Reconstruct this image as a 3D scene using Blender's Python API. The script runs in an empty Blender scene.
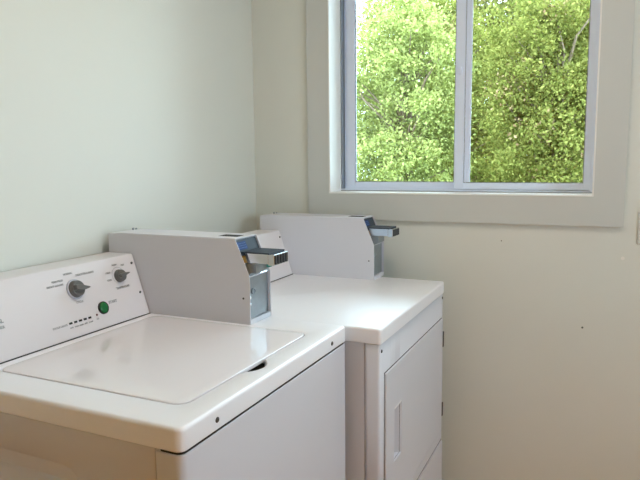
import bpy, bmesh, math, random
import numpy as np
from mathutils import Vector, Matrix

C = bpy.context.scene.collection
ZT = 0.914                       # height of the washer's top above the floor

# ------------------------------------------------------------------ camera
def make_camera():
    yaw, pitch, roll = 0.43890, -0.12826, -0.01111
    cy, sy, cp, sp = math.cos(yaw), math.sin(yaw), math.cos(pitch), math.sin(pitch)
    f = Vector((-sy*cp, cy*cp, sp)); r = Vector((cy, sy, 0)); u = r.cross(f)
    c, s = math.cos(roll), math.sin(roll)
    r2 = r*c + u*s; u2 = u*c - r*s
    cam = bpy.data.cameras.new('camera'); cam.sensor_width = 36; cam.lens = 620.66*36/640
    cam.clip_start = .05; cam.clip_end = 200
    o = bpy.data.objects.new('camera', cam); C.objects.link(o)
    m = Matrix((r2, u2, -f)).transposed().to_4x4(); m.translation = (1.2853, -0.75524, 0.42349+ZT)
    o.matrix_world = m
    bpy.context.scene.camera = o
make_camera()

# ------------------------------------------------------------------ exposure, sky, sun, large lights
vs = bpy.context.scene.view_settings
vs.view_transform = 'Standard'; vs.look = 'None'; vs.gamma = 1; vs.use_curve_mapping = False
vs.exposure = 0.30
LAMP_W = 5.6
W = bpy.data.worlds.new('sky'); bpy.context.scene.world = W; W.use_nodes = True
bgn = W.node_tree.nodes['Background']; bgn.inputs[0].default_value = (.72, .945, 1.09, 1); bgn.inputs[1].default_value = 6.8

# room frame: x along the window wall, y through it (outwards), turned a touch against the machines
RA = 0.0272; RX, RY = -0.06884, 1.48718
ROOM = Matrix.Translation((RX, RY, ZT)) @ Matrix.Rotation(RA, 4, 'Z')
XR, YB, ZC, ZF = 2.75, -2.75, 1.53, -ZT       # right wall, rear wall, ceiling, floor in the room frame

def light(name, kind, loc, direction, energy, color, size=None, size_y=None, angle=None):
    l = bpy.data.lights.new(name, kind); l.energy = energy; l.color = color
    if kind == 'AREA': l.shape = 'RECTANGLE'; l.size = size; l.size_y = size_y
    if kind == 'SUN': l.angle = angle
    o = bpy.data.objects.new(name, l); C.objects.link(o)
    o.matrix_world = Matrix.Translation(loc) @ Vector(direction).to_track_quat('-Z', 'Y').to_matrix().to_4x4()
    return o
light('sun', 'SUN', (0, -6, 12), (.35, .75, -.75), 3.0, (1, .95, .82), angle=math.radians(2))
# the sky seen through the two windows: a portal for the one in the picture, a daylight area in the one on the right wall
p = light('window_sky_portal', 'AREA', ROOM @ Vector((.822, .17, .77)), (-.0272*-1, -1, 0), 1, (1, 1, 1), .92, .94)
p.data.cycles.is_portal = True
light('right_window_daylight', 'AREA', ROOM @ Vector((XR+.07, -1.25, .45)), (-1, -.03, 0), 3.0, (.86, .93, 1.0), 1.0, .8)

# ------------------------------------------------------------------ materials
def mat(name, color, rough=.5, metal=0, spec=.5, coat=0, noise=None, bump=None, emit=None, crough=.03):
    m = bpy.data.materials.new(name); m.use_nodes = True; n = m.node_tree.nodes; L = m.node_tree.links
    b = n['Principled BSDF']
    b.inputs['Base Color'].default_value = (*color, 1); b.inputs['Roughness'].default_value = rough
    b.inputs['Metallic'].default_value = metal; b.inputs['Specular IOR Level'].default_value = spec
    b.inputs['Coat Weight'].default_value = coat; b.inputs['Coat Roughness'].default_value = crough
    if emit: b.inputs['Emission Color'].default_value = (*emit[0], 1); b.inputs['Emission Strength'].default_value = emit[1]
    tc = n.new('ShaderNodeTexCoord')
    if noise:                                # (scale, amount): slight mottling of the surface colour
        t = n.new('ShaderNodeTexNoise'); t.inputs['Scale'].default_value = noise[0]; t.inputs['Detail'].default_value = 4
        L.new(tc.outputs['Object'], t.inputs['Vector'])
        mx = n.new('ShaderNodeMix'); mx.data_type = 'RGBA'
        k = noise[1]
        mx.inputs['A'].default_value = (*[c*(1-k) for c in color], 1); mx.inputs['B'].default_value = (*[min(1, c*(1+k)) for c in color], 1)
        L.new(t.outputs['Fac'], mx.inputs['Factor']); L.new(mx.outputs['Result'], b.inputs['Base Color'])
    if bump:                                 # (scale, strength, distance)
        t = n.new('ShaderNodeTexNoise'); t.inputs['Scale'].default_value = bump[0]; t.inputs['Detail'].default_value = 3
        L.new(tc.outputs['Object'], t.inputs['Vector'])
        bp = n.new('ShaderNodeBump'); bp.inputs['Strength'].default_value = bump[1]; bp.inputs['Distance'].default_value = bump[2]
        L.new(t.outputs['Fac'], bp.inputs['Height']); L.new(bp.outputs['Normal'], b.inputs['Normal'])
    return m
M = {}
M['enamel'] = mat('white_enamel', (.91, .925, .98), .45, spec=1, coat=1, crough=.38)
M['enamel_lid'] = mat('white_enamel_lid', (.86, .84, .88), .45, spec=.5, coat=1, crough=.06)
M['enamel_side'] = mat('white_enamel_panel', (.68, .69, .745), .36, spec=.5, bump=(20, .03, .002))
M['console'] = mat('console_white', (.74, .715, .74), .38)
M['wall'] = mat('wall_paint', (.725, .745, .69), .55, spec=.35, noise=(3, .02), bump=(60, .06, .002))
M['trim'] = mat('trim_paint', (.60, .625, .60), .45, noise=(4, .015))
M['panelling'] = mat('brown_wall', (.80, .40, .07), .5, noise=(3, .1))
M['jamb'] = mat('jamb_paint', (.88, .88, .86), .35)
M['vinyl'] = mat('window_vinyl', (.74, .83, .99), .35)
M['gasket_and_shade'] = mat('grey_gasket_and_shade', (.25, .27, .30), .6)  # glazing beads, and the shade painted into the left jamb
M['ceiling'] = mat('ceiling_paint', (.86, .86, .84), .8)
M['black'] = mat('black_plastic_and_shade', (.012, .012, .012), .5)
M['dark'] = mat('dark_void', (.02, .02, .02), .9)
M['knob'] = mat('grey_knob_plastic', (.13, .13, .125), .35)
M['dial'] = mat('clear_grey_dial', (.55, .58, .68), .15, spec=.8)
M['green'] = mat('green_button', (.004, .15, .035), .25)
M['ink'] = mat('grey_ink', (.33, .33, .34), .6)
M['red'] = mat('dark_red_indicator', (.10, .012, .012), .4)
M['screw'] = mat('dark_screw_metal', (.10, .10, .10), .45, metal=.7)
M['steel'] = mat('galvanised_steel', (.34, .39, .43), .32, metal=.85, noise=(60, .12))
M['chrome'] = mat('polished_chrome', (.66, .69, .72), .08, metal=1)
M['darksteel'] = mat('dark_steel', (.04, .055, .075), .55, spec=.3)
M['blue'] = mat('blue_coin_sticker', (.02, .055, .19), .6, spec=.2)
M['print'] = mat('pale_blue_print', (.12, .20, .38), .6, spec=.2)
M['ribdark'] = mat('dark_rubber_rib', (.03, .035, .04), .5)
M['teal'] = mat('green_coin_sticker', (.02, .30, .22), .4)
M['plastic'] = mat('white_plastic', (.82, .82, .80), .4)
M['lamp'] = mat('lamp_diffuser', (.9, .9, .9), .5, emit=((1, .84, .68), 2))

def wood_floor():
    m = mat('wood_floor', (.40, .20, .085), .38); n = m.node_tree.nodes; L = m.node_tree.links; b = n['Principled BSDF']
    tc = n.new('ShaderNodeTexCoord')
    br = n.new('ShaderNodeTexBrick'); br.inputs['Scale'].default_value = 1.0
    br.inputs['Brick Width'].default_value = 1.1; br.inputs['Row Height'].default_value = .12; br.inputs['Mortar Size'].default_value = .0015
    br.inputs['Color1'].default_value = (.84, .34, .035, 1); br.inputs['Color2'].default_value = (.74, .29, .028, 1); br.inputs['Mortar'].default_value = (.05, .03, .02, 1)
    L.new(tc.outputs['Object'], br.inputs['Vector'])
    w = n.new('ShaderNodeTexWave'); w.inputs['Scale'].default_value = 6; w.inputs['Distortion'].default_value = 6; w.bands_direction = 'Y'
    L.new(tc.outputs['Object'], w.inputs['Vector'])
    mx = n.new('ShaderNodeMix'); mx.data_type = 'RGBA'; mx.blend_type = 'MULTIPLY'; mx.inputs['Factor'].default_value = .25
    L.new(br.outputs['Color'], mx.inputs['A']); L.new(w.outputs['Color'], mx.inputs['B']); L.new(mx.outputs['Result'], b.inputs['Base Color'])
    return m
M['floor'] = wood_floor()

def glass():
    m = bpy.data.materials.new('window_glass'); m.use_nodes = True; n = m.node_tree.nodes; L = m.node_tree.links
    n.remove(n['Principled BSDF']); out = n['Material Output']
    t = n.new('ShaderNodeBsdfTransparent'); t.inputs[0].default_value = (.95, .97, .96, 1)
    g = n.new('ShaderNodeBsdfGlossy'); g.inputs['Roughness'].default_value = .02
    fr = n.new('ShaderNodeFresnel'); fr.inputs['IOR'].default_value = 1.45
    mx = n.new('ShaderNodeMixShader'); L.new(fr.outputs[0], mx.inputs[0]); L.new(t.outputs[0], mx.inputs[1]); L.new(g.outputs[0], mx.inputs[2])
    L.new(mx.outputs[0], out.inputs['Surface']); return m
M['glass'] = glass()

def leaf(name, c1, c2, trans=.45):
    m = bpy.data.materials.new(name); m.use_nodes = True; n = m.node_tree.nodes; L = m.node_tree.links
    n.remove(n['Principled BSDF']); out = n['Material Output']
    geo = n.new('ShaderNodeNewGeometry')
    cr = n.new('ShaderNodeValToRGB'); cr.color_ramp.elements[0].color = (*c1, 1); cr.color_ramp.elements[1].color = (*c2, 1)
    L.new(geo.outputs['Random Per Island'], cr.inputs[0])
    d = n.new('ShaderNodeBsdfDiffuse'); t = n.new('ShaderNodeBsdfTranslucent')
    hs = n.new('ShaderNodeHueSaturation'); hs.inputs['Saturation'].default_value = 1.1; hs.inputs['Value'].default_value = 1.2
    L.new(cr.outputs[0], d.inputs[0]); L.new(cr.outputs[0], hs.inputs['Color']); L.new(hs.outputs[0], t.inputs[0])
    mx = n.new('ShaderNodeMixShader'); mx.inputs[0].default_value = trans
    L.new(d.outputs[0], mx.inputs[1]); L.new(t.outputs[0], mx.inputs[2])
    L.new(mx.outputs[0], out.inputs['Surface']); return m
M['leaf_light'] = leaf('light_green_leaves', (.22, .255, .085), (.54, .57, .23))
M['leaf_mid'] = leaf('mid_green_leaves', (.115, .14, .034), (.35, .35, .11))
M['leaf_dark'] = leaf('olive_green_leaves', (.095, .105, .032), (.28, .28, .09))
M['bark'] = mat('grey_brown_bark', (.20, .145, .10), .9, noise=(25, .35), bump=(40, .6, .01))
M['dry'] = leaf('dry_brown_leaves', (.20, .13, .07), (.42, .30, .18), .2)
M['grass'] = mat('grass_ground', (.13, .20, .05), .95, noise=(6, .35), bump=(30, .6, .03))

# ------------------------------------------------------------------ mesh helpers
def obj(name, bm, m, parent=None, matrix=None, smooth=False, bevel=0, seg=2):
    me = bpy.data.meshes.new(name); bmesh.ops.recalc_face_normals(bm, faces=bm.faces); bm.to_mesh(me); bm.free()
    for k in (m if isinstance(m, (list, tuple)) else [m]): me.materials.append(k)
    if smooth: me.shade_smooth()
    o = bpy.data.objects.new(name, me); C.objects.link(o)
    if matrix is not None: o.matrix_world = matrix
    if parent: o.parent = parent
    if bevel:
        b = o.modifiers.new('bevel', 'BEVEL'); b.width = bevel; b.segments = seg; b.limit_method = 'ANGLE'; b.angle_limit = math.radians(35)
        b.harden_normals = True; me.shade_smooth()
    return o
def tag(o, label=None, cat=None, group=None, kind=None):
    for k, v in (('label', label), ('category', cat), ('group', group), ('kind', kind)):
        if v: o[k] = v
    return o
def box(bm, x0, x1, y0, y1, z0, z1):
    r = bmesh.ops.create_cube(bm, size=1)
    for v in r['verts']: v.co = Vector(((x0+x1)/2+v.co.x*(x1-x0), (y0+y1)/2+v.co.y*(y1-y0), (z0+z1)/2+v.co.z*(z1-z0)))
    return r['verts']
def bx(*a):
    bm = bmesh.new(); box(bm, *a); return bm
def prism(bm, pts, y0, y1):                      # a profile in (x, z) run along y
    a = [bm.verts.new((x, y0, z)) for x, z in pts]; b = [bm.verts.new((x, y1, z)) for x, z in pts]
    bm.faces.new(a); bm.faces.new(b[::-1]); n = len(pts)
    for i in range(n): bm.faces.new((a[i], b[i], b[(i+1) % n], a[(i+1) % n]))
def rrect(u0, u1, v0, v1, r, seg=6, side=16):    # rounded rectangle, always the same number of points
    r = max(r, 1e-4); P = []
    cs = [(u1-r, v0+r, -90), (u1-r, v1-r, 0), (u0+r, v1-r, 90), (u0+r, v0+r, 180)]
    for k in range(4):
        cx, cy, a0 = cs[k]
        for i in range(seg+1):
            a = math.radians(a0+90*i/seg); P.append((cx+r*math.cos(a), cy+r*math.sin(a)))
        nx, ny, na = cs[(k+1) % 4]; b = math.radians(na); e = P[-1]; s = (nx+r*math.cos(b), ny+r*math.sin(b))
        for i in range(1, side): P.append((e[0]+(s[0]-e[0])*i/side, e[1]+(s[1]-e[1])*i/side))
    return P
def loft(loops, fn, cap0=True, cap1=True, bm=None):   # loops of (pts, w); fn maps (u, v, w) to space
    bm = bm or bmesh.new(); rings = [[bm.verts.new(fn(u, v, w)) for u, v in P] for P, w in loops]
    for a, b in zip(rings, rings[1:]):
        n = len(a)
        for i in range(n): bm.faces.new((a[i], a[(i+1) % n], b[(i+1) % n], b[i]))
    if cap0: bm.faces.new(rings[0][::-1])
    if cap1: bm.faces.new(rings[-1])
    return bm
def lathe(prof, axis, up, origin, n=28, bm=None, cap=True):        # prof: (radius, height) along axis
    bm = bm or bmesh.new(); A = Vector(axis).normalized(); U = Vector(up).normalized(); V = A.cross(U); O = Vector(origin)
    rings = [[bm.verts.new(O+A*h+(U*math.cos(2*math.pi*i/n)+V*math.sin(2*math.pi*i/n))*max(r, 1e-5)) for i in range(n)] for r, h in prof]
    for a, b in zip(rings, rings[1:]):
        for i in range(n): bm.faces.new((a[i], a[(i+1) % n], b[(i+1) % n], b[i]))
    if cap: bm.faces.new(rings[0][::-1]); bm.faces.new(rings[-1])
    return bm
def cut(o, bm_cut):                               # boolean difference, baked
    me = bpy.data.meshes.new('c'); bmesh.ops.recalc_face_normals(bm_cut, faces=bm_cut.faces); bm_cut.to_mesh(me); bm_cut.free()
    c = bpy.data.objects.new('c', me); C.objects.link(c)
    bpy.context.view_layer.update(); c.matrix_world = o.matrix_world.copy()
    md = o.modifiers.new('b', 'BOOLEAN'); md.object = c; md.operation = 'DIFFERENCE'; md.solver = 'EXACT'
    bpy.context.view_layer.update()
    ev = o.evaluated_get(bpy.context.evaluated_depsgraph_get()); nm = bpy.data.meshes.new_from_object(ev)
    o.modifiers.clear(); o.data = nm; bpy.data.objects.remove(c)
def text_mesh(name, body, size, m, parent, matrix, align='CENTER', bold=0):
    cu = bpy.data.curves.new(name, 'FONT'); cu.body = body; cu.size = size; cu.align_x = align; cu.align_y = 'CENTER'
    cu.extrude = .00015; cu.offset = bold; cu.resolution_u = 3
    t = bpy.data.objects.new(name+'_c', cu); C.objects.link(t); bpy.context.view_layer.update()
    me = bpy.data.meshes.new_from_object(t.evaluated_get(bpy.context.evaluated_depsgraph_get()))
    bpy.data.objects.remove(t); me.name = name; me.materials.clear(); me.materials.append(m)
    o = bpy.data.objects.new(name, me); C.objects.link(o); o.parent = parent; o.matrix_local = matrix
    return o
def struct(name, bm, m, bevel=0):
    o = obj(name, bm, m, None, ROOM, bevel=bevel); o['kind'] = 'structure'; return o

# ------------------------------------------------------------------ room shell (room frame)
T = .15
bm = bmesh.new()                                  # wall with the window opening
WX0, WX1, WZ0, WZ1 = .343, 1.301, .2925, 1.24
yw = .012
box(bm, -T, WX0, yw, yw+T, ZF, ZC); box(bm, WX1, XR+T, yw, yw+T, ZF, ZC)
box(bm, WX0, WX1, yw, yw+T, ZF, WZ0); box(bm, WX0, WX1, yw, yw+T, WZ1, ZC)
def wall_window_mat():                            # the wall's own small scuffs and nail holes
    m = M['wall'].copy(); m.name = 'scuffed_wall_paint'; n = m.node_tree.nodes; L = m.node_tree.links; b = n['Principled BSDF']
    src = b.inputs['Base Color'].links[0].from_socket; tc = n.new('ShaderNodeTexCoord')
    for (px, pz, r, c) in [(1.005, .128, .0022, (.15, .14, .12)), (1.285, -.165, .0035, (.10, .12, .10)), (1.40, .085, .006, (.84, .83, .78))]:
        d = n.new('ShaderNodeVectorMath'); d.operation = 'DISTANCE'; d.inputs[1].default_value = (px, yw, pz)
        L.new(tc.outputs['Object'], d.inputs[0])
        lt = n.new('ShaderNodeMath'); lt.operation = 'LESS_THAN'; lt.inputs[1].default_value = r; L.new(d.outputs['Value'], lt.inputs[0])
        mx = n.new('ShaderNodeMix'); mx.data_type = 'RGBA'; mx.inputs['B'].default_value = (*c, 1)
        L.new(lt.outputs[0], mx.inputs['Factor']); L.new(src, mx.inputs['A']); src = mx.outputs['Result']
    L.new(src, b.inputs['Base Color']); return m
struct('wall_back', bm, wall_window_mat())
struct('wall_left', bx(-T, 0, YB-T, yw, ZF, ZC), M['wall'])
bm = bmesh.new()                                  # right wall with its own window
RW = (-1.75, -.75, .05, .85)                      # y0, y1, z0, z1
box(bm, XR, XR+T, YB, RW[0], ZF, ZC); box(bm, XR, XR+T, RW[1], yw, ZF, ZC)
box(bm, XR, XR+T, RW[0], RW[1], ZF, RW[2]); box(bm, XR, XR+T, RW[0], RW[1], RW[3], ZC)
struct('wall_right', bm, M['wall'])
struct('wall_front', bx(0, XR+T, YB-T, YB, ZF, ZC), M['panelling'])
struct('floor', bx(-T, XR+T, YB-T, yw+T, ZF-.1, ZF), M['floor'])
struct('ceiling', bx(-T, XR+T, YB-T, yw+T, ZC, ZC+.12), M['ceiling'])
# flat boards round the window
bm = bmesh.new(); t0 = -.004
box(bm, .251, WX0, t0, yw, .1914, WZ1+.1); box(bm, WX1, 1.397, t0, yw, .1914, WZ1+.1)
box(bm, WX0, WX1, t0, yw, .1914, WZ0); box(bm, WX0, WX1, t0, yw, WZ1, WZ1+.1)
struct('trim_1', bm, M['trim'])
struct('baseboard_back', bx(.0, XR, -.002, yw, ZF, ZF+.09), M['trim'])
# the opening's white lining
bm = bmesh.new(); j = .004
box(bm, WX0-.001, WX0+j, -.006, .165, WZ0, WZ1); box(bm, WX1-j, WX1+.001, -.006, .165, WZ0, WZ1)
box(bm, WX0, WX1, -.006, .165, WZ0-.001, WZ0+j); box(bm, WX0, WX1, -.006, .165, WZ1-j, WZ1+.001)
struct('trim_2', bm, M['jamb'])

# the sliding window: a frame, a rear sash on the left and a front sash on the right
win = bpy.data.objects.new('window_1', None); C.objects.link(win); win.matrix_world = ROOM; win['kind'] = 'structure'
def ring(bm, x0, x1, z0, z1, w, y0, y1, wb=None, wl=None, wr=None):
    wb = wb or w; wl = wl or w; wr = wr or w
    box(bm, x0, x0+wl, y0, y1, z0, z1); box(bm, x1-wr, x1, y0, y1, z0, z1)
    box(bm, x0+wl, x1-wr, y0, y1, z0, z0+wb); box(bm, x0+wl, x1-wr, y0, y1, z1-w, z1)
fx0, fx1, fz0, fz1 = WX0+j, WX1-j, WZ0+j, WZ1-j
bm = bmesh.new()
box(bm, fx0, fx0+.012, .150, .162, fz0, fz1); box(bm, fx1-.009, fx1, .112, .162, fz0, fz1)      # the left track is open to the room
box(bm, fx0, fx1-.009, .112, .162, fz0, fz0+.008); box(bm, fx0, fx1-.009, .112, .162, fz1-.010, fz1)
box(bm, fx0+.010, fx1-.009, .134, .138, fz0+.006, fz0+.014)          # track rib
box(bm, fx0+.010, fx0+.014, .134, .138, fz0+.008, fz1-.01)
obj('window_frame', bm, M['vinyl'], win, bevel=.0012)
obj('gasket_and_shade', bx(fx0, fx0+.003, .112, .150, fz0+.008, fz1-.01), M['gasket_and_shade'], win)  # dark strip standing in for the shade at the jamb's deeper end
obj('gasket_and_shade', bx(fx0, fx1, .1105, .1122, fz0, fz0+.0025), M['gasket_and_shade'], win)
def sash(name, x0, x1, z0, z1, y0, y1, wl, wr, wb):
    bm = bmesh.new(); ring(bm, x0, x1, z0, z1, .026, y0, y1, wb=wb, wl=wl, wr=wr)
    s = obj(name, bm, M['vinyl'], win, bevel=.0018)
    bm = bmesh.new(); a, b, c, d = x0+wl, x1-wr, z0+wb, z1-.026
    box(bm, a, a+.003, y0+.006, y0+.009, c, d); box(bm, b-.003, b, y0+.006, y0+.009, c, d)
    box(bm, a, b, y0+.006, y0+.009, c, c+.003)
    g = obj('glazing_bead', bm, M['gasket_and_shade'], s)
    ym = (y0+y1)/2+.002
    p_ = obj('pane', bx(a-.004, b+.004, ym, ym+.004, c-.004, d+.004), M['glass'], s); p_['label'] = 'clear window glass'
    return s
sash('sash', fx0+.016, .835, fz0+.009, fz1-.012, .138, .160, .036, .030, .026)
fr = sash('sash', .811, fx1-.006, fz0+.010, fz1-.012, .113, .134, .034, .024, .024)
# stepped inner lip of the front sash's meeting stile, and its latch
bm = bmesh.new(); box(bm, .845, .857, .119, .131, fz0+.034, fz1-.038); box(bm, .857, .868, .124, .131, fz0+.034, fz1-.038)
obj('stile_lip', bm, M['vinyl'], fr, bevel=.001)
obj('sash_latch', bx(.820, .832, .105, .113, .735, .765), M['vinyl'], fr, bevel=.002)

# the right wall's window
w2 = bpy.data.objects.new('window_2', None); C.objects.link(w2); w2.matrix_world = ROOM; w2['kind'] = 'structure'
bm = bmesh.new()
for a, b, c, d in ((RW[0], RW[0]+.05, RW[2], RW[3]), (RW[1]-.05, RW[1], RW[2], RW[3]), (RW[0], RW[1], RW[2], RW[2]+.05), (RW[0], RW[1], RW[3]-.05, RW[3])):
    box(bm, XR+.01, XR+.06, a, b, c, d)
obj('window_frame', bm, M['vinyl'], w2)

# wall plate cut by the picture's right edge
o = obj('wall_plate', loft([(rrect(1.4385, 1.509, .134, .243, .004), yw), (rrect(1.4385, 1.509, .134, .243, .004), yw-.004), (rrect(1.441, 1.5065, .1365, .2405, .003), yw-.006)],
        lambda u, v, w: (u, w, v)), M['trim'], None, ROOM)
tag(o, 'white plastic electrical wall plate beside the window trim, cut by the right edge', 'wall plate')
k = obj('rocker', bx(1.457, 1.490, yw-.009, yw-.0055, .155, .222), M['plastic'], o, bevel=.001)

# ceiling lamp of the room, above and behind the camera
lamp = bpy.data.objects.new('ceiling_light', None); C.objects.link(lamp); lamp.matrix_world = ROOM @ Matrix.Translation((1.0, -.98, ZC))
tag(lamp, 'round flush ceiling light with a warm white diffuser', 'ceiling light')
bl = light('ceiling_lamp_light', 'AREA', ROOM @ Vector((1.0, -.98, ZC-.11)), (0, 0, -1), LAMP_W, (1, .84, .69), .28, .28); bl.data.shape = 'DISK'
obj('lamp_base', lathe([(.17, 0), (.17, -.025), (.16, -.03)], (0, 0, 1), (1, 0, 0), (0, 0, 0)), M['plastic'], lamp, smooth=False)
obj('diffuser', lathe([(.155, -.028), (.15, -.055), (.11, -.085), (.05, -.098), (.001, -.1)], (0, 0, 1), (1, 0, 0), (0, 0, 0), cap=False), M['lamp'], lamp, smooth=True)

# ------------------------------------------------------------------ coin box shared by the two machines (local: wall side x=0, near side y=0, base z=0)
XB0, XB1, XB2 = -.0174, .412, .453; BW = .1085; ZB, ZS = .2225, .126
def screw(parent, p, axis, r=.0042, m='screw', name='screw'):
    up = (0, 0, 1) if abs(axis[2]) < .9 else (1, 0, 0)
    bm = lathe([(r, -.001), (r, .0008), (r*.8, .0018), (r*.35, .0021), (r*.3, .0012), (.0002, .0012)], axis, up, p, n=14)
    return obj(name, bm, M[m], parent, smooth=False)
def coin_box(parent, y0, teal=False):
    y1 = y0+BW; th = .0022; bm = bmesh.new()
    prof = [(XB0, 0), (XB0, ZB), (XB1, ZB), (XB2, ZS), (XB2, 0)]
    prism(bm, prof, y0, y0+th); prism(bm, prof, y1-th, y1)                    # side sheets
    inner = [(XB0, 0), (XB0, ZB-.0005), (XB1-.009, ZB-.0005), (XB2-.010, ZS-.002), (XB2-.010, 0)]
    prism(bm, inner, y0+th, y1-th)
    box(bm, XB2-.010, XB2, y0+th, y1-th, 0, .013)                             # foot flange
    box(bm, XB0+.028, XB1-.001, y0+.001, y1-.001, ZB-.001, ZB+.0022)          # top cover
    b = obj('coin_box', bm, M['enamel_side'], parent, bevel=.0007)
    b['label'] = 'white sheet-steel coin box'
    # dark slot in the cover and the two little posts near the wall
    obj('lock_slot', bx(.338, .396, y0+.034, y0+.070, ZB+.0015, ZB+.0026), M['dark'], b)
    for q in (.004, .016): obj('post', lathe([(.0032, 0), (.0032, .006), (.0015, .0075)], (0, 0, 1), (1, 0, 0), (q-.007, y0+.088, ZB-.001), n=12), M['steel'], b)
    screw(b, (.433, y0, .069), (0, -1, 0), .0028)
    # steel money door low on the front, with its lock
    d = obj('cash_door', bx(XB2-.010, XB2-.0075, y0+.004, y1-.004, .014, ZS-.004), M['steel'], b, bevel=.0006); d['label'] = 'bare grey steel money door'
    bm = bmesh.new(); lathe([(.009, 0), (.009, .004), (.006, .005), (.0055, .003), (.0002, .003)], (1, 0, 0), (0, 0, 1), (XB2-.0076, y0+.026, .085), n=18, bm=bm)
    obj('lock', bm, M['steel'], b, smooth=False)
    bm = bmesh.new()
    for zz in (.070, .052): box(bm, XB2-.0075, XB2-.003, y0+.004, y0+.012, zz-.004, zz+.004)
    obj('hinge', bm, M['chrome'], b, bevel=.001)
    # sloping faceplate: dark above the slide, bright below
    sx, sz = XB2-XB1, ZS-ZB; L = math.hypot(sx, sz); ux, uz = sx/L, sz/L; nx, nz = -uz, ux   # down the slope, outwards
    def slab(a, c, off, t, ya, yb):
        bm = bmesh.new(); P = []
        for s_, o_ in ((a, off), (c, off), (c, off+t), (a, off+t)): P.append((XB1+ux*s_+nx*o_, ZB+uz*s_+nz*o_))
        prism(bm, P, ya, yb); return bm
    f = obj('faceplate', slab(.002, .046, -.0075, .003, y0+.003, y1-.003), M['darksteel'], b, bevel=.0005); f['label'] = 'dark steel upper faceplate'
    f = obj('faceplate', slab(.046, L-.002, -.0075, .003, y0+.003, y1-.003), M['chrome'], b, bevel=.0005); f['label'] = 'bright chrome lower faceplate'
    s = obj('price_sticker', slab(.008, .030, -.0047, .0006, y0+.006, y0+.050), M['blue'], b); s['label'] = 'blue printed sticker'
    bm = bmesh.new()                                                             # rows of small white print on the sticker
    for r_ in (.012, .018, .024):
        for q in range(6):
            a = y0+.010+q*.0064
            bb = slab(r_, r_+.0022, -.0042, .0003, a, a+.0040); me_ = bpy.data.meshes.new('t'); bb.to_mesh(me_); bm.from_mesh(me_); bb.free(); bpy.data.meshes.remove(me_)
    obj('sticker_print', bm, M['print'], b)
    # coin slide: a chrome tray with side rails, an upper guide plate and the ribbed push end
    ya, yb = y0+.016, y0+.090
    bm = bmesh.new()
    box(bm, .405, .500, ya, ya+.006, .160, .186); box(bm, .405, .500, yb-.006, yb, .160, .186)
    box(bm, .405, .500, ya+.006, yb-.006, .162, .170)
    for q in range(4): box(bm, .462, .498, ya+.013+q*.0145, ya+.016+q*.0145, .170, .184)
    c = obj('coin_slide', bm, M['chrome'], b, bevel=.0008); c['label'] = 'chrome coin slide sticking out of the box'
    gp = obj('guide_plate', bx(.400, .506, ya-.005, yb+.004, .186, .1895), M['darksteel'], b, bevel=.0006); gp['label'] = 'dark plate over the coin slide'
    bm = bmesh.new(); rb_ = bmesh.new(); box(bm, .500, .518, ya-.001, yb+.001, .157, .186)
    for q in range(5): box(rb_, .5175, .5205, ya+.004+q*.0142, ya+.011+q*.0142, .160, .183)
    obj('grip_rib', rb_, M['ribdark'], b)
    e = obj('push_handle', bm, M['chrome'], b, bevel=.0012); e['label'] = 'grey ribbed push end of the slide'
    bm = bmesh.new(); box(bm, .425, .462, ya+.004, yb-.004, .133, .158)
    obj('slide_bracket', bm, M['steel'], b, bevel=.001)
    if teal: g = obj('coin_return', bx(.462, .472, yb-.018, yb-.004, .142, .156), M['teal'], b, bevel=.001)
    if teal: g['label'] = 'green coin chute tab'
    return b

# console with a sloping face: bottom front edge at XC, top front edge at XT
XC, XT, ZK, XK = .1229, .0692, .1672, -.021
SL = math.hypot(XC-XT, ZK); TU = Vector(((XT-XC)/SL, 0, ZK/SL)); TN = Vector((ZK/SL, 0, (XC-XT)/SL))
def cpt(y, z, off=0): return Vector((XC, y, 0)) + TU*(z/ZK*SL) + TN*off
def cmat(y, z, off=.0004):
    m = Matrix((Vector((0, 1, 0)), TU, TN)).transposed().to_4x4(); m.translation = cpt(y, z, off); return m
def console(parent, y0, y1, ztop=0):
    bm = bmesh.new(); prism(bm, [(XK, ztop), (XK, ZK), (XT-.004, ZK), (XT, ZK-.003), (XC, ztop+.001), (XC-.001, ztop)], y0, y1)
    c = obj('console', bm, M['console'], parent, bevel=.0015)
    bm = bmesh.new(); prism(bm, [(XC-.001, ztop), (XC+.0025, ztop), (XC+.0022, ztop+.0022), (XC-.002, ztop+.0022)], y0, y1)
    obj('seam_and_shade', bm, M['black'], c)
    for z in (.143, .062): screw(c, cpt(y1-.013, z), TN, .0038)
    return c

# ------------------------------------------------------------------ washer
XF, YW, LH = .6825, .686, .0412
washer = bpy.data.objects.new('washing_machine', None); C.objects.link(washer); washer.location = (0, 0, ZT)
tag(washer, 'white top-loading coin washer nearest the viewer, with two knobs and a green start button', 'washing machine')
def top_cap(x0, x1, y0, y1, h, r, inner=None, depth=.02):
    I = lambda u, v, w: (u, v, w); e = .0075; L = []
    L += [(rrect(x0+.012, x1-.012, y0+.012, y1-.012, max(r-.010, .004)), -h+.004), (rrect(x0+.002, x1-.002, y0+.002, y1-.002, r-.002), -h), (rrect(x0, x1, y0, y1, r), -h+.002)]
    for i in range(6):
        a = math.radians(90*i/5); q = e*(1-math.cos(a)); L.append((rrect(x0+q, x1-q, y0+q, y1-q, max(r-q, .004)), -e+e*math.sin(a)))
    return L, I
L, I = top_cap(XK, XF, 0, YW, LH, .016)
LX0, LX1, LY0, LY1 = .150, .622, .084, .577
def notch(P, k=1.0):
    Q = []
    for x, y in P:
        if x > LX1-.01 and .272 < y < .362:
            t = (y-.272)/.090; Q.append((x+.025*k*math.sin(math.pi*t)**.7, y))
        else: Q.append((x, y))
    return Q
L.append((rrect(LX0-.012, LX1+.012, LY0-.012, LY1+.012, .035, side=48)[0:0] or None, 0))
L.pop()
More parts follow.
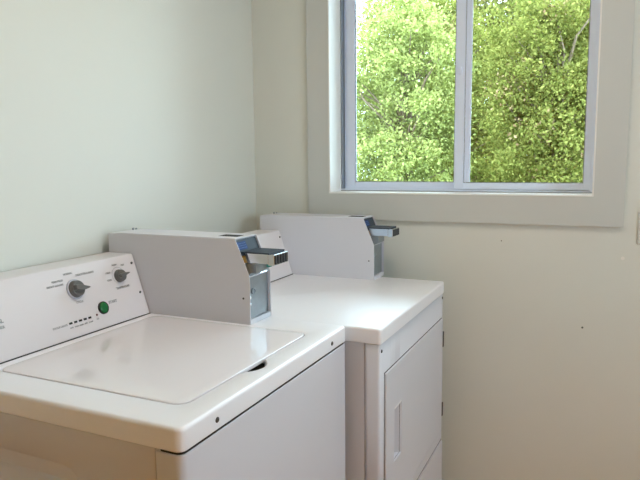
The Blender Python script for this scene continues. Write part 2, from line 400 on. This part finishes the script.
# finer ring counts for the lid opening
def up(P): return P
sd = 40
L = [(None, w) for _, w in L]
geo = [(.012, .004, -LH+.004), (.002, .014, -LH), (0, .016, -LH+.002)]
L = [(rrect(XK+q, XF-q, q, YW-q, r, side=sd), w) for q, r, w in geo]
for i in range(6):
    a = math.radians(90*i/5); q = .0075*(1-math.cos(a)); L.append((rrect(XK+q, XF-q, q, YW-q, max(.016-q, .004), side=sd), -.0075+.0075*math.sin(a)))
g = .0028
L.append((notch(rrect(LX0-g-.003, LX1+g+.003, LY0-g-.003, LY1+g+.003, .030, side=sd)), 0))
L.append((notch(rrect(LX0-g-.001, LX1+g+.001, LY0-g-.001, LY1+g+.001, .028, side=sd)), -.0008))
L.append((notch(rrect(LX0-g, LX1+g, LY0-g, LY1+g, .027, side=sd)), -.0025))
L.append((notch(rrect(LX0-g, LX1+g, LY0-g, LY1+g, .027, side=sd), .8), -.018))
bm = loft(L, I)
top = obj('top_panel', bm, M['enamel'], washer); top.data.shade_smooth(); top.modifiers.new('e', 'EDGE_SPLIT').split_angle = math.radians(40)
n_ = 14
obj('notch_shade', loft([(notch(rrect(LX1-.03, LX1+g-.0003, .26, .38, .002, side=sd), .97), -.0176), (notch(rrect(LX1-.03, LX1+g-.0003, .26, .38, .002, side=sd), .97), -.0168)], I), M['dark'], washer)  # dark sheet painting the shade at the bottom of the lid's finger recess
for (y, z) in ((.100, -.0225), (.591, -.0225)): screw(top, (XF, y, z), (1, 0, 0), .0052)
e = .0022; Ll = [(rrect(LX0+.004, LX1-.004, LY0+.004, LY1-.004, .022), -.009), (rrect(LX0, LX1, LY0, LY1, .025), -.008)]
for i in range(5):
    a = math.radians(90*i/4); q = e*(1-math.cos(a)); Ll.append((rrect(LX0+q, LX1-q, LY0+q, LY1-q, .025-q), .0006-e+e*math.sin(a)))
Ll.append((rrect(LX0+.02, LX1-.02, LY0+.02, LY1-.02, .012), .0008))
lid = obj('lid', loft(Ll, I), M['enamel_lid'], washer); lid.data.shade_smooth(); lid.modifiers.new('e', 'EDGE_SPLIT').split_angle = math.radians(40)
# cabinet: core, near side panel with its pressed rib, wrap-round front panel
ZFl = -ZT
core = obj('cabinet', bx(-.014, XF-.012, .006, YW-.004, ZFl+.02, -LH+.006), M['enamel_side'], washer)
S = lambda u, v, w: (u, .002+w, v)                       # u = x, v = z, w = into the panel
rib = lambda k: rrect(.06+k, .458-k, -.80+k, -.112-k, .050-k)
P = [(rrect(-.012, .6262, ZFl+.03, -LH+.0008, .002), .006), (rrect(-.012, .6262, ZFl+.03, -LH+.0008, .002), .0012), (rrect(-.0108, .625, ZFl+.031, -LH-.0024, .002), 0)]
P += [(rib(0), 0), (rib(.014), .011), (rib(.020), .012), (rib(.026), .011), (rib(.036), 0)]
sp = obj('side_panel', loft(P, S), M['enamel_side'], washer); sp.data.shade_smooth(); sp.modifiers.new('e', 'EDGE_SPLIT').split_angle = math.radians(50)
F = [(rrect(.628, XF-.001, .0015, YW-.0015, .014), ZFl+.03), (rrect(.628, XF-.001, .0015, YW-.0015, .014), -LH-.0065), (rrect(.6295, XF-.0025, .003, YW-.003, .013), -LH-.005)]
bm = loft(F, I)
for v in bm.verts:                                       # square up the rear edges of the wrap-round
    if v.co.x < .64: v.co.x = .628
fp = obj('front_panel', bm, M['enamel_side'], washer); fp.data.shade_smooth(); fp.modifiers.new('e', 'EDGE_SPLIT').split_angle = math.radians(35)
obj('seam_and_shade', loft([(rrect(.629, XF-.0035, .004, YW-.004, .0125), -LH-.012), (rrect(.629, XF-.0035, .004, YW-.004, .0125), -LH+.001)], I), M['black'], washer)  # black strip behind the lip gap, its shade put into the colour
for x in (.05, .62):
    for y in (.06, .62): obj('foot', lathe([(.022, 0), (.022, .012), (.012, .016), (.012, .05)], (0, 0, 1), (1, 0, 0), (x, y, ZFl), n=16), M['black'], washer)
con = console(washer, .001, .5875)
cb = coin_box(washer, .5889, True)

def knob(parent, y, z, r, h, ang, dial=True, name='knob'):
    bm = bmesh.new(); o_ = cpt(y, z)
    lathe([(r, 0), (r, .004), (r*.93, .007), (r*.88, h*.55), (r*.78, h*.62), (.0005, h*.62)], TN, TU, o_, n=32, bm=bm)
    Y = Vector((0, 1, 0)); d = Y*math.cos(ang)+TU*math.sin(ang); q = TN.cross(d)    # the grip bar and pointer
    def pp(a, b, c): return o_+d*a+q*b+TN*c
    pts = [(-r*.80, .30), (-r*.5, .36), (r*.3, .30), (r*1.12, .12), (r*1.30, .0)]
    outl = [(a*1, b*r) for a, b in pts]+[(a, -b*r) for a, b in pts[::-1][1:]]
    lo = [bm.verts.new(pp(a, b, h*.35)) for a, b in outl]; hi = [bm.verts.new(pp(a*.94, b*.75, h)) for a, b in outl]
    bm.faces.new(hi); bm.faces.new(lo[::-1]); n = len(lo)
    for i in range(n): bm.faces.new((lo[i], lo[(i+1) % n], hi[(i+1) % n], hi[i]))
    k = obj(name, bm, M['knob'], parent, bevel=.0008); 
    if dial:
        obj('dial_ring', lathe([(r*1.13, 0), (r*1.13, .0025), (r*1.08, .0045), (r*1.0, .0045)], TN, TU, cpt(y, z, .0001), n=40), M['dial'], k, smooth=False)
    return k
k1 = knob(con, .358, .111, .0225, .027, math.radians(-10)); k1['label'] = 'larger grey cycle selector knob'
k2 = knob(con, .515, .117, .0178, .022, math.radians(6), dial=False); k2['label'] = 'smaller grey temperature knob'
# thin ring printed round the small knob
bm = bmesh.new(); o_ = cpt(.513, .119, .0003); Y = Vector((0, 1, 0)); n = 30
ra = []
for i in range(n+1):
    a = math.radians(20+200*i/n); d = Y*math.cos(a)+TU*math.sin(a); ra.append((bm.verts.new(o_+d*.0222), bm.verts.new(o_+d*.0231)))
for a, b in zip(ra, ra[1:]): bm.faces.new((a[0], b[0], b[1], a[1]))
obj('dial_scale', bm, M['ink'], con)
gb = obj('start_button', lathe([(.0165, 0), (.0165, .004), (.0150, .0055), (.0142, .0035)], TN, TU, cpt(.428, .050), n=32), M['black'], con, smooth=False); gb['label'] = 'black bezel of the start button'
bt = obj('button_cap', lathe([(.0142, .0), (.0142, .0045), (.012, .0062), (.0003, .0068)], TN, TU, cpt(.428, .050), n=32), M['green'], gb, smooth=True); bt['label'] = 'green button cap'
for i in range(5):
    y = .3165+i*.0152; bm = bmesh.new()
    for v in box(bm, -.0046, .0046, -.0025, .0025, 0, .0008): pass
    o = obj('indicator_light', bm, M['black'], con); o.matrix_local = cmat(y, .0365)
o = obj('indicator_light', lathe([(.0028, 0), (.0028, .0008), (.0002, .001)], (0, 0, 1), (1, 0, 0), (0, 0, 0), n=14), M['red'], con); o.matrix_local = cmat(.402, .038); o['label'] = 'round dark red indicator light'
def txt(body, y, z, size, align='CENTER', bold=.0002): return text_mesh('printed_label', body, size, M['ink'], con, cmat(y, z), align, bold)
txt('NORMAL', .350, .1505, .0068); txt('DELICATES & KNITS', .372, .1425, .0068, 'LEFT')
txt('PERM PRESS', .330, .1380, .0064, 'RIGHT'); txt('BRIGHT COLORS', .328, .1285, .0064, 'RIGHT')
txt('CYCLE', .362, .0790, .0072); txt('TEMPERATURE', .517, .0870, .0075, bold=.0004)
txt('WARM', .508, .1475, .0060); txt('HOT', .538, .143, .0060); txt('COLD', .487, .131, .006, 'RIGHT'); txt('COOL', .486, .112, .006, 'RIGHT')
txt('START', .452, .0580, .0100, 'LEFT', .0004); txt('STATUS LIGHTS', .306, .0350, .0062, 'RIGHT')
for i, s_ in enumerate(('ADD', 'WASH', 'RINSE', 'SPIN', 'DONE')): txt(s_, .3165+i*.0152, .0260, .0048)
txt('LID', .402, .0280, .0050)
txt('COMMERCIAL', .146, .0830, .0120, 'RIGHT', .0006); txt('WASHER', .146, .0700, .0090, 'RIGHT')

# ------------------------------------------------------------------ dryer
DX, DY, DZ, DB = .07306, .74049, -.0102, .00675
XD = .7659; YD0, YD1 = .7128, 1.4023
dryer = bpy.data.objects.new('clothes_dryer', None); C.objects.link(dryer)
dryer.matrix_world = Matrix.Translation((XD, YD0, ZT+DZ)) @ Matrix.Rotation(DB, 4, 'Z') @ Matrix.Translation((-DX, DY-YD0, 0)) @ Matrix.Translation((DX-XD+DX, 0, 0))
tag(dryer, 'white coin dryer with a front door, standing between the washer and the window wall', 'clothes dryer')
# dryer frame: x as on the washer, y = 0 where the washer's y = 0 would be
fx = XD-DX; a0 = YD0-DY; a1 = YD1-DY                       # front x and the two sides' y in that frame
L = [(rrect(XK+q, fx-q, a0+q, a1-q, r), w) for q, r, w in [(.012, .003, -LH+.004), (.002, .008, -LH), (0, .010, -LH+.002)]]
for i in range(6):
    a = math.radians(90*i/5); q = .006*(1-math.cos(a)); L.append((rrect(XK+q, fx-q, a0+q, a1-q, max(.010-q, .003)), -.006+.006*math.sin(a)))
top = obj('top_panel', loft(L, I), M['enamel'], dryer); top.data.shade_smooth(); top.modifiers.new('e', 'EDGE_SPLIT').split_angle = math.radians(40)
ZFd = -ZT-DZ
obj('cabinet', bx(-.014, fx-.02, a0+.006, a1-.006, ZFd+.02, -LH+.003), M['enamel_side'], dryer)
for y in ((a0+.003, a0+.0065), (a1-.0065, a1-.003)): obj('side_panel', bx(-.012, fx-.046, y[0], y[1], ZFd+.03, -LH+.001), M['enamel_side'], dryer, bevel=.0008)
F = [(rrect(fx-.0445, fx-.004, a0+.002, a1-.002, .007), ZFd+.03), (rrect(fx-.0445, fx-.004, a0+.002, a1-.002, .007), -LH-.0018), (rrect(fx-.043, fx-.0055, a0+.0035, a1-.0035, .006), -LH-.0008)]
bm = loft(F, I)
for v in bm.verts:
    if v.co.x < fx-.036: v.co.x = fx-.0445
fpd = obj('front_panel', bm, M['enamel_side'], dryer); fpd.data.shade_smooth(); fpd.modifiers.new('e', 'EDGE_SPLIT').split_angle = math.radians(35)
D = lambda u, v, w: (fx-.004+w, u, v)                       # u = y, v = z, w = out of the front
dy0, dy1, dz0, dz1 = a0+.040, a1-.022, -.545, -.1305
def slab_panel(name, y0, y1, z0, z1, t=.006, parent=None):
    gp = obj('seam_and_shade', bx(fx-.0045, fx-.0033, y0-.0022, y1+.0022, z0-.0022, z1+.0022), M['dark'], parent or dryer)
    L = [(rrect(y0, y1, z0, z1, .005), .0006), (rrect(y0, y1, z0, z1, .005), t-.002), (rrect(y0+.0007, y1-.0007, z0+.0007, z1-.0007, .0045), t-.0006), (rrect(y0+.002, y1-.002, z0+.002, z1-.002, .004), t)]
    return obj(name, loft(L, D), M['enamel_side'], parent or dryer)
door = slab_panel('door', dy0, dy1, dz0, dz1)
c = bmesh.new(); yh0, yh1, zh0, zh1 = .822-DY, .892-DY, -.410, -.252
xs = fx+.002
pv = [(xs-.018, yh0), (xs+.02, yh0), (xs+.02, yh1), (xs+.0001, yh1), (xs-.018, yh1-.014)]
A = [c.verts.new((x, y, zh0)) for x, y in pv]; B = [c.verts.new((x, y, zh1)) for x, y in pv]
c.faces.new(A); c.faces.new(B[::-1])
for i in range(5): c.faces.new((A[i], B[i], B[(i+1) % 5], A[(i+1) % 5]))
cseam = [o for o in dryer.children if o.name.startswith('seam_and_shade')][0]
for o_ in (door, cseam, fpd): cut(o_, c.copy())
c.free()
hb = bmesh.new(); prism(hb, [(xs-.012, zh1-.010), (xs-.012, zh1), (xs+.0012, zh1), (xs+.0004, zh1-.004)], yh0+.001, yh1-.004)  # white strip added as the bright glint along the pocket's top edge
hd = obj('pocket_highlight', hb, M['plastic'], door, bevel=.0005); hd['label'] = 'white strip painting the highlight on the top edge of the door pocket'
kick = slab_panel('access_panel', a0+.030, a1-.006, ZFd+.05, -.592)
slab = obj('lower_trim', bx(fx-.004, fx-.001, a0+.03, a1-.01, -.586, -.551), M['enamel_side'], dryer, bevel=.001)
for (za, zb_) in ((-.236, -.180), (-.495, -.445)):
    h = obj('hinge', bx(fx-.0035, fx+.004, a1-.020, a1-.010, za, zb_), M['screw'], dryer, bevel=.001); h['label'] = 'dark metal door hinge'
for (y, z) in ((a0+.017, -.0625), (a1-.014, -.058)): screw(fpd, (fx-.004, y, z), (1, 0, 0), .0048)
for x in (.05, .60):
    for y in (a0+.05, a1-.05): obj('foot', lathe([(.022, 0), (.022, .012), (.012, .016), (.012, .05)], (0, 0, 1), (1, 0, 0), (x, y, ZFd), n=16), M['black'], dryer)
console(dryer, a0+.002, .5875); coin_box(dryer, .5889)

# ------------------------------------------------------------------ outside: ground, trees beyond the window
struct_g = obj('ground', bx(-14, 14, .6, 22, -1.3, -1.1), M['grass'], None, ROOM); struct_g['kind'] = 'structure'
def leaves(name, centres, n_per, spread, size, m, parent, rng, drop=.15):
    n = len(centres)*n_per
    cen = np.repeat(np.array(centres), n_per, axis=0)+rng.normal(0, 1, (n, 3))*np.array([spread, spread, spread*.7])
    ax = rng.normal(0, 1, (n, 3)); ax[:, 2] -= drop; ax /= np.linalg.norm(ax, axis=1)[:, None]
    nr = rng.normal(0, 1, (n, 3)); nr[:, 2] += .9; sd_ = np.cross(ax, nr); sd_ /= np.linalg.norm(sd_, axis=1)[:, None]; up_ = np.cross(sd_, ax)
    s = size*(.6+.8*rng.random(n))[:, None]
    P = np.stack([cen, cen+ax*s*.45+sd_*s*.30+up_*s*.05, cen+ax*s, cen+ax*s*.45-sd_*s*.30+up_*s*.05], axis=1).reshape(-1, 3)
    me = bpy.data.meshes.new(name); me.vertices.add(4*n); me.vertices.foreach_set('co', P.ravel())
    me.loops.add(4*n); me.loops.foreach_set('vertex_index', np.arange(4*n, dtype=np.int32))
    me.polygons.add(n); me.polygons.foreach_set('loop_start', np.arange(0, 4*n, 4, dtype=np.int32))
    me.update(); me.validate(); me.materials.append(m)
    o = bpy.data.objects.new(name, me); C.objects.link(o); o.parent = parent; return o
def tube(bm, pts, radii, n=7):
    prev = None
    for i, (p_, r_) in enumerate(zip(pts, radii)):
        d = (pts[min(i+1, len(pts)-1)]-pts[max(i-1, 0)]).normalized(); u_ = d.orthogonal().normalized(); v_ = d.cross(u_)
        if prev: 
            u_ = (prev-d*prev.dot(d)).normalized(); v_ = d.cross(u_)
        prev = u_
        ring_ = [bm.verts.new(p_+(u_*math.cos(6.2832*k/n)+v_*math.sin(6.2832*k/n))*r_) for k in range(n)]
        if i: 
            for k in range(n): bm.faces.new((last[k], last[(k+1) % n], ring_[(k+1) % n], ring_[k]))
        last = ring_
def tree(loc, R, zc, H, m, label, seed, n_cl=260, n_per=110, size=.06, spread=.13, group='trees outside the window', dry=0):
    rng = np.random.default_rng(seed); rd = random.Random(seed)
    root = bpy.data.objects.new('tree', None); C.objects.link(root); root.matrix_world = ROOM @ Matrix.Translation((loc[0], loc[1], -1.1))
    tag(root, label, 'tree', group)
    cs = []; tips = []
    while len(cs) < n_cl:
        d = rng.normal(0, 1, 3); d /= np.linalg.norm(d); r_ = rng.random()**.35
        lump = 1+.07*math.sin(5*d[0]+seed)+.07*math.sin(4*d[2]*2+seed*2)
        d /= (np.abs(d)**4).sum()**.25                       # a full, squarish crown
        cs.append((d[0]*R*r_*lump, d[1]*R*r_*lump*.8, zc+d[2]*H*r_*lump))
    bm = bmesh.new()
    trunk = [Vector((0, 0, 0)), Vector((.05, .02, zc*.4)), Vector((-.04, .05, zc*.8)), Vector((.06, 0, zc+H*.5))]
    tube(bm, trunk, [.10, .085, .06, .02])
    for c_ in cs[::4]:
        c_ = Vector(c_); b0 = trunk[1].lerp(trunk[3], min(.95, max(.05, (c_.z*.7-trunk[1].z)/(trunk[3].z-trunk[1].z))))
        mid = b0.lerp(c_, .5)+Vector((rd.uniform(-.1, .1), rd.uniform(-.1, .1), rd.uniform(.02, .18)))
        tube(bm, [b0, mid, c_], [.022, .012, .004], n=5)
    obj('trunk', bm, M['bark'], root)
    leaves('foliage', cs, n_per, spread, size, m, root, rng)
    if dry: leaves('dry_foliage', [c_ for c_ in cs if c_[1] > -R][:dry], 60, spread*1.1, size*.9, M['dry'], root, rng)
    return root
tree((-.69, 4.5), .62, 1.95, 1.28, M['leaf_light'], 'pale green leafy tree at the left of the window view, nearest of the trees', 3, size=.038, n_cl=330, n_per=190, spread=.078)
tree((.90, 4.6), .60, 1.95, 1.25, M['leaf_mid'], 'bright green bushy tree in the right pane, low branches reaching the sill', 5, size=.038, n_cl=330, n_per=190, spread=.078, dry=30)
tree((-1.15, 7.9), 1.12, 2.25, 1.95, M['leaf_mid'], 'tall green tree behind the sash divider, farther back', 8, n_cl=400, n_per=170, size=.052, spread=.105, dry=50)
tree((2.0, 8.0), 1.1, 2.25, 1.9, M['leaf_dark'], 'darker olive tree at the right edge of the window view', 11, n_cl=400, n_per=160, size=.052, spread=.105, dry=100)
tree((-.1, 11.5), 1.9, 2.5, 2.5, M['leaf_dark'], 'dark olive tree farthest back in the right pane with dry brown twigs', 14, n_cl=600, n_per=120, size=.08, spread=.16, dry=200)
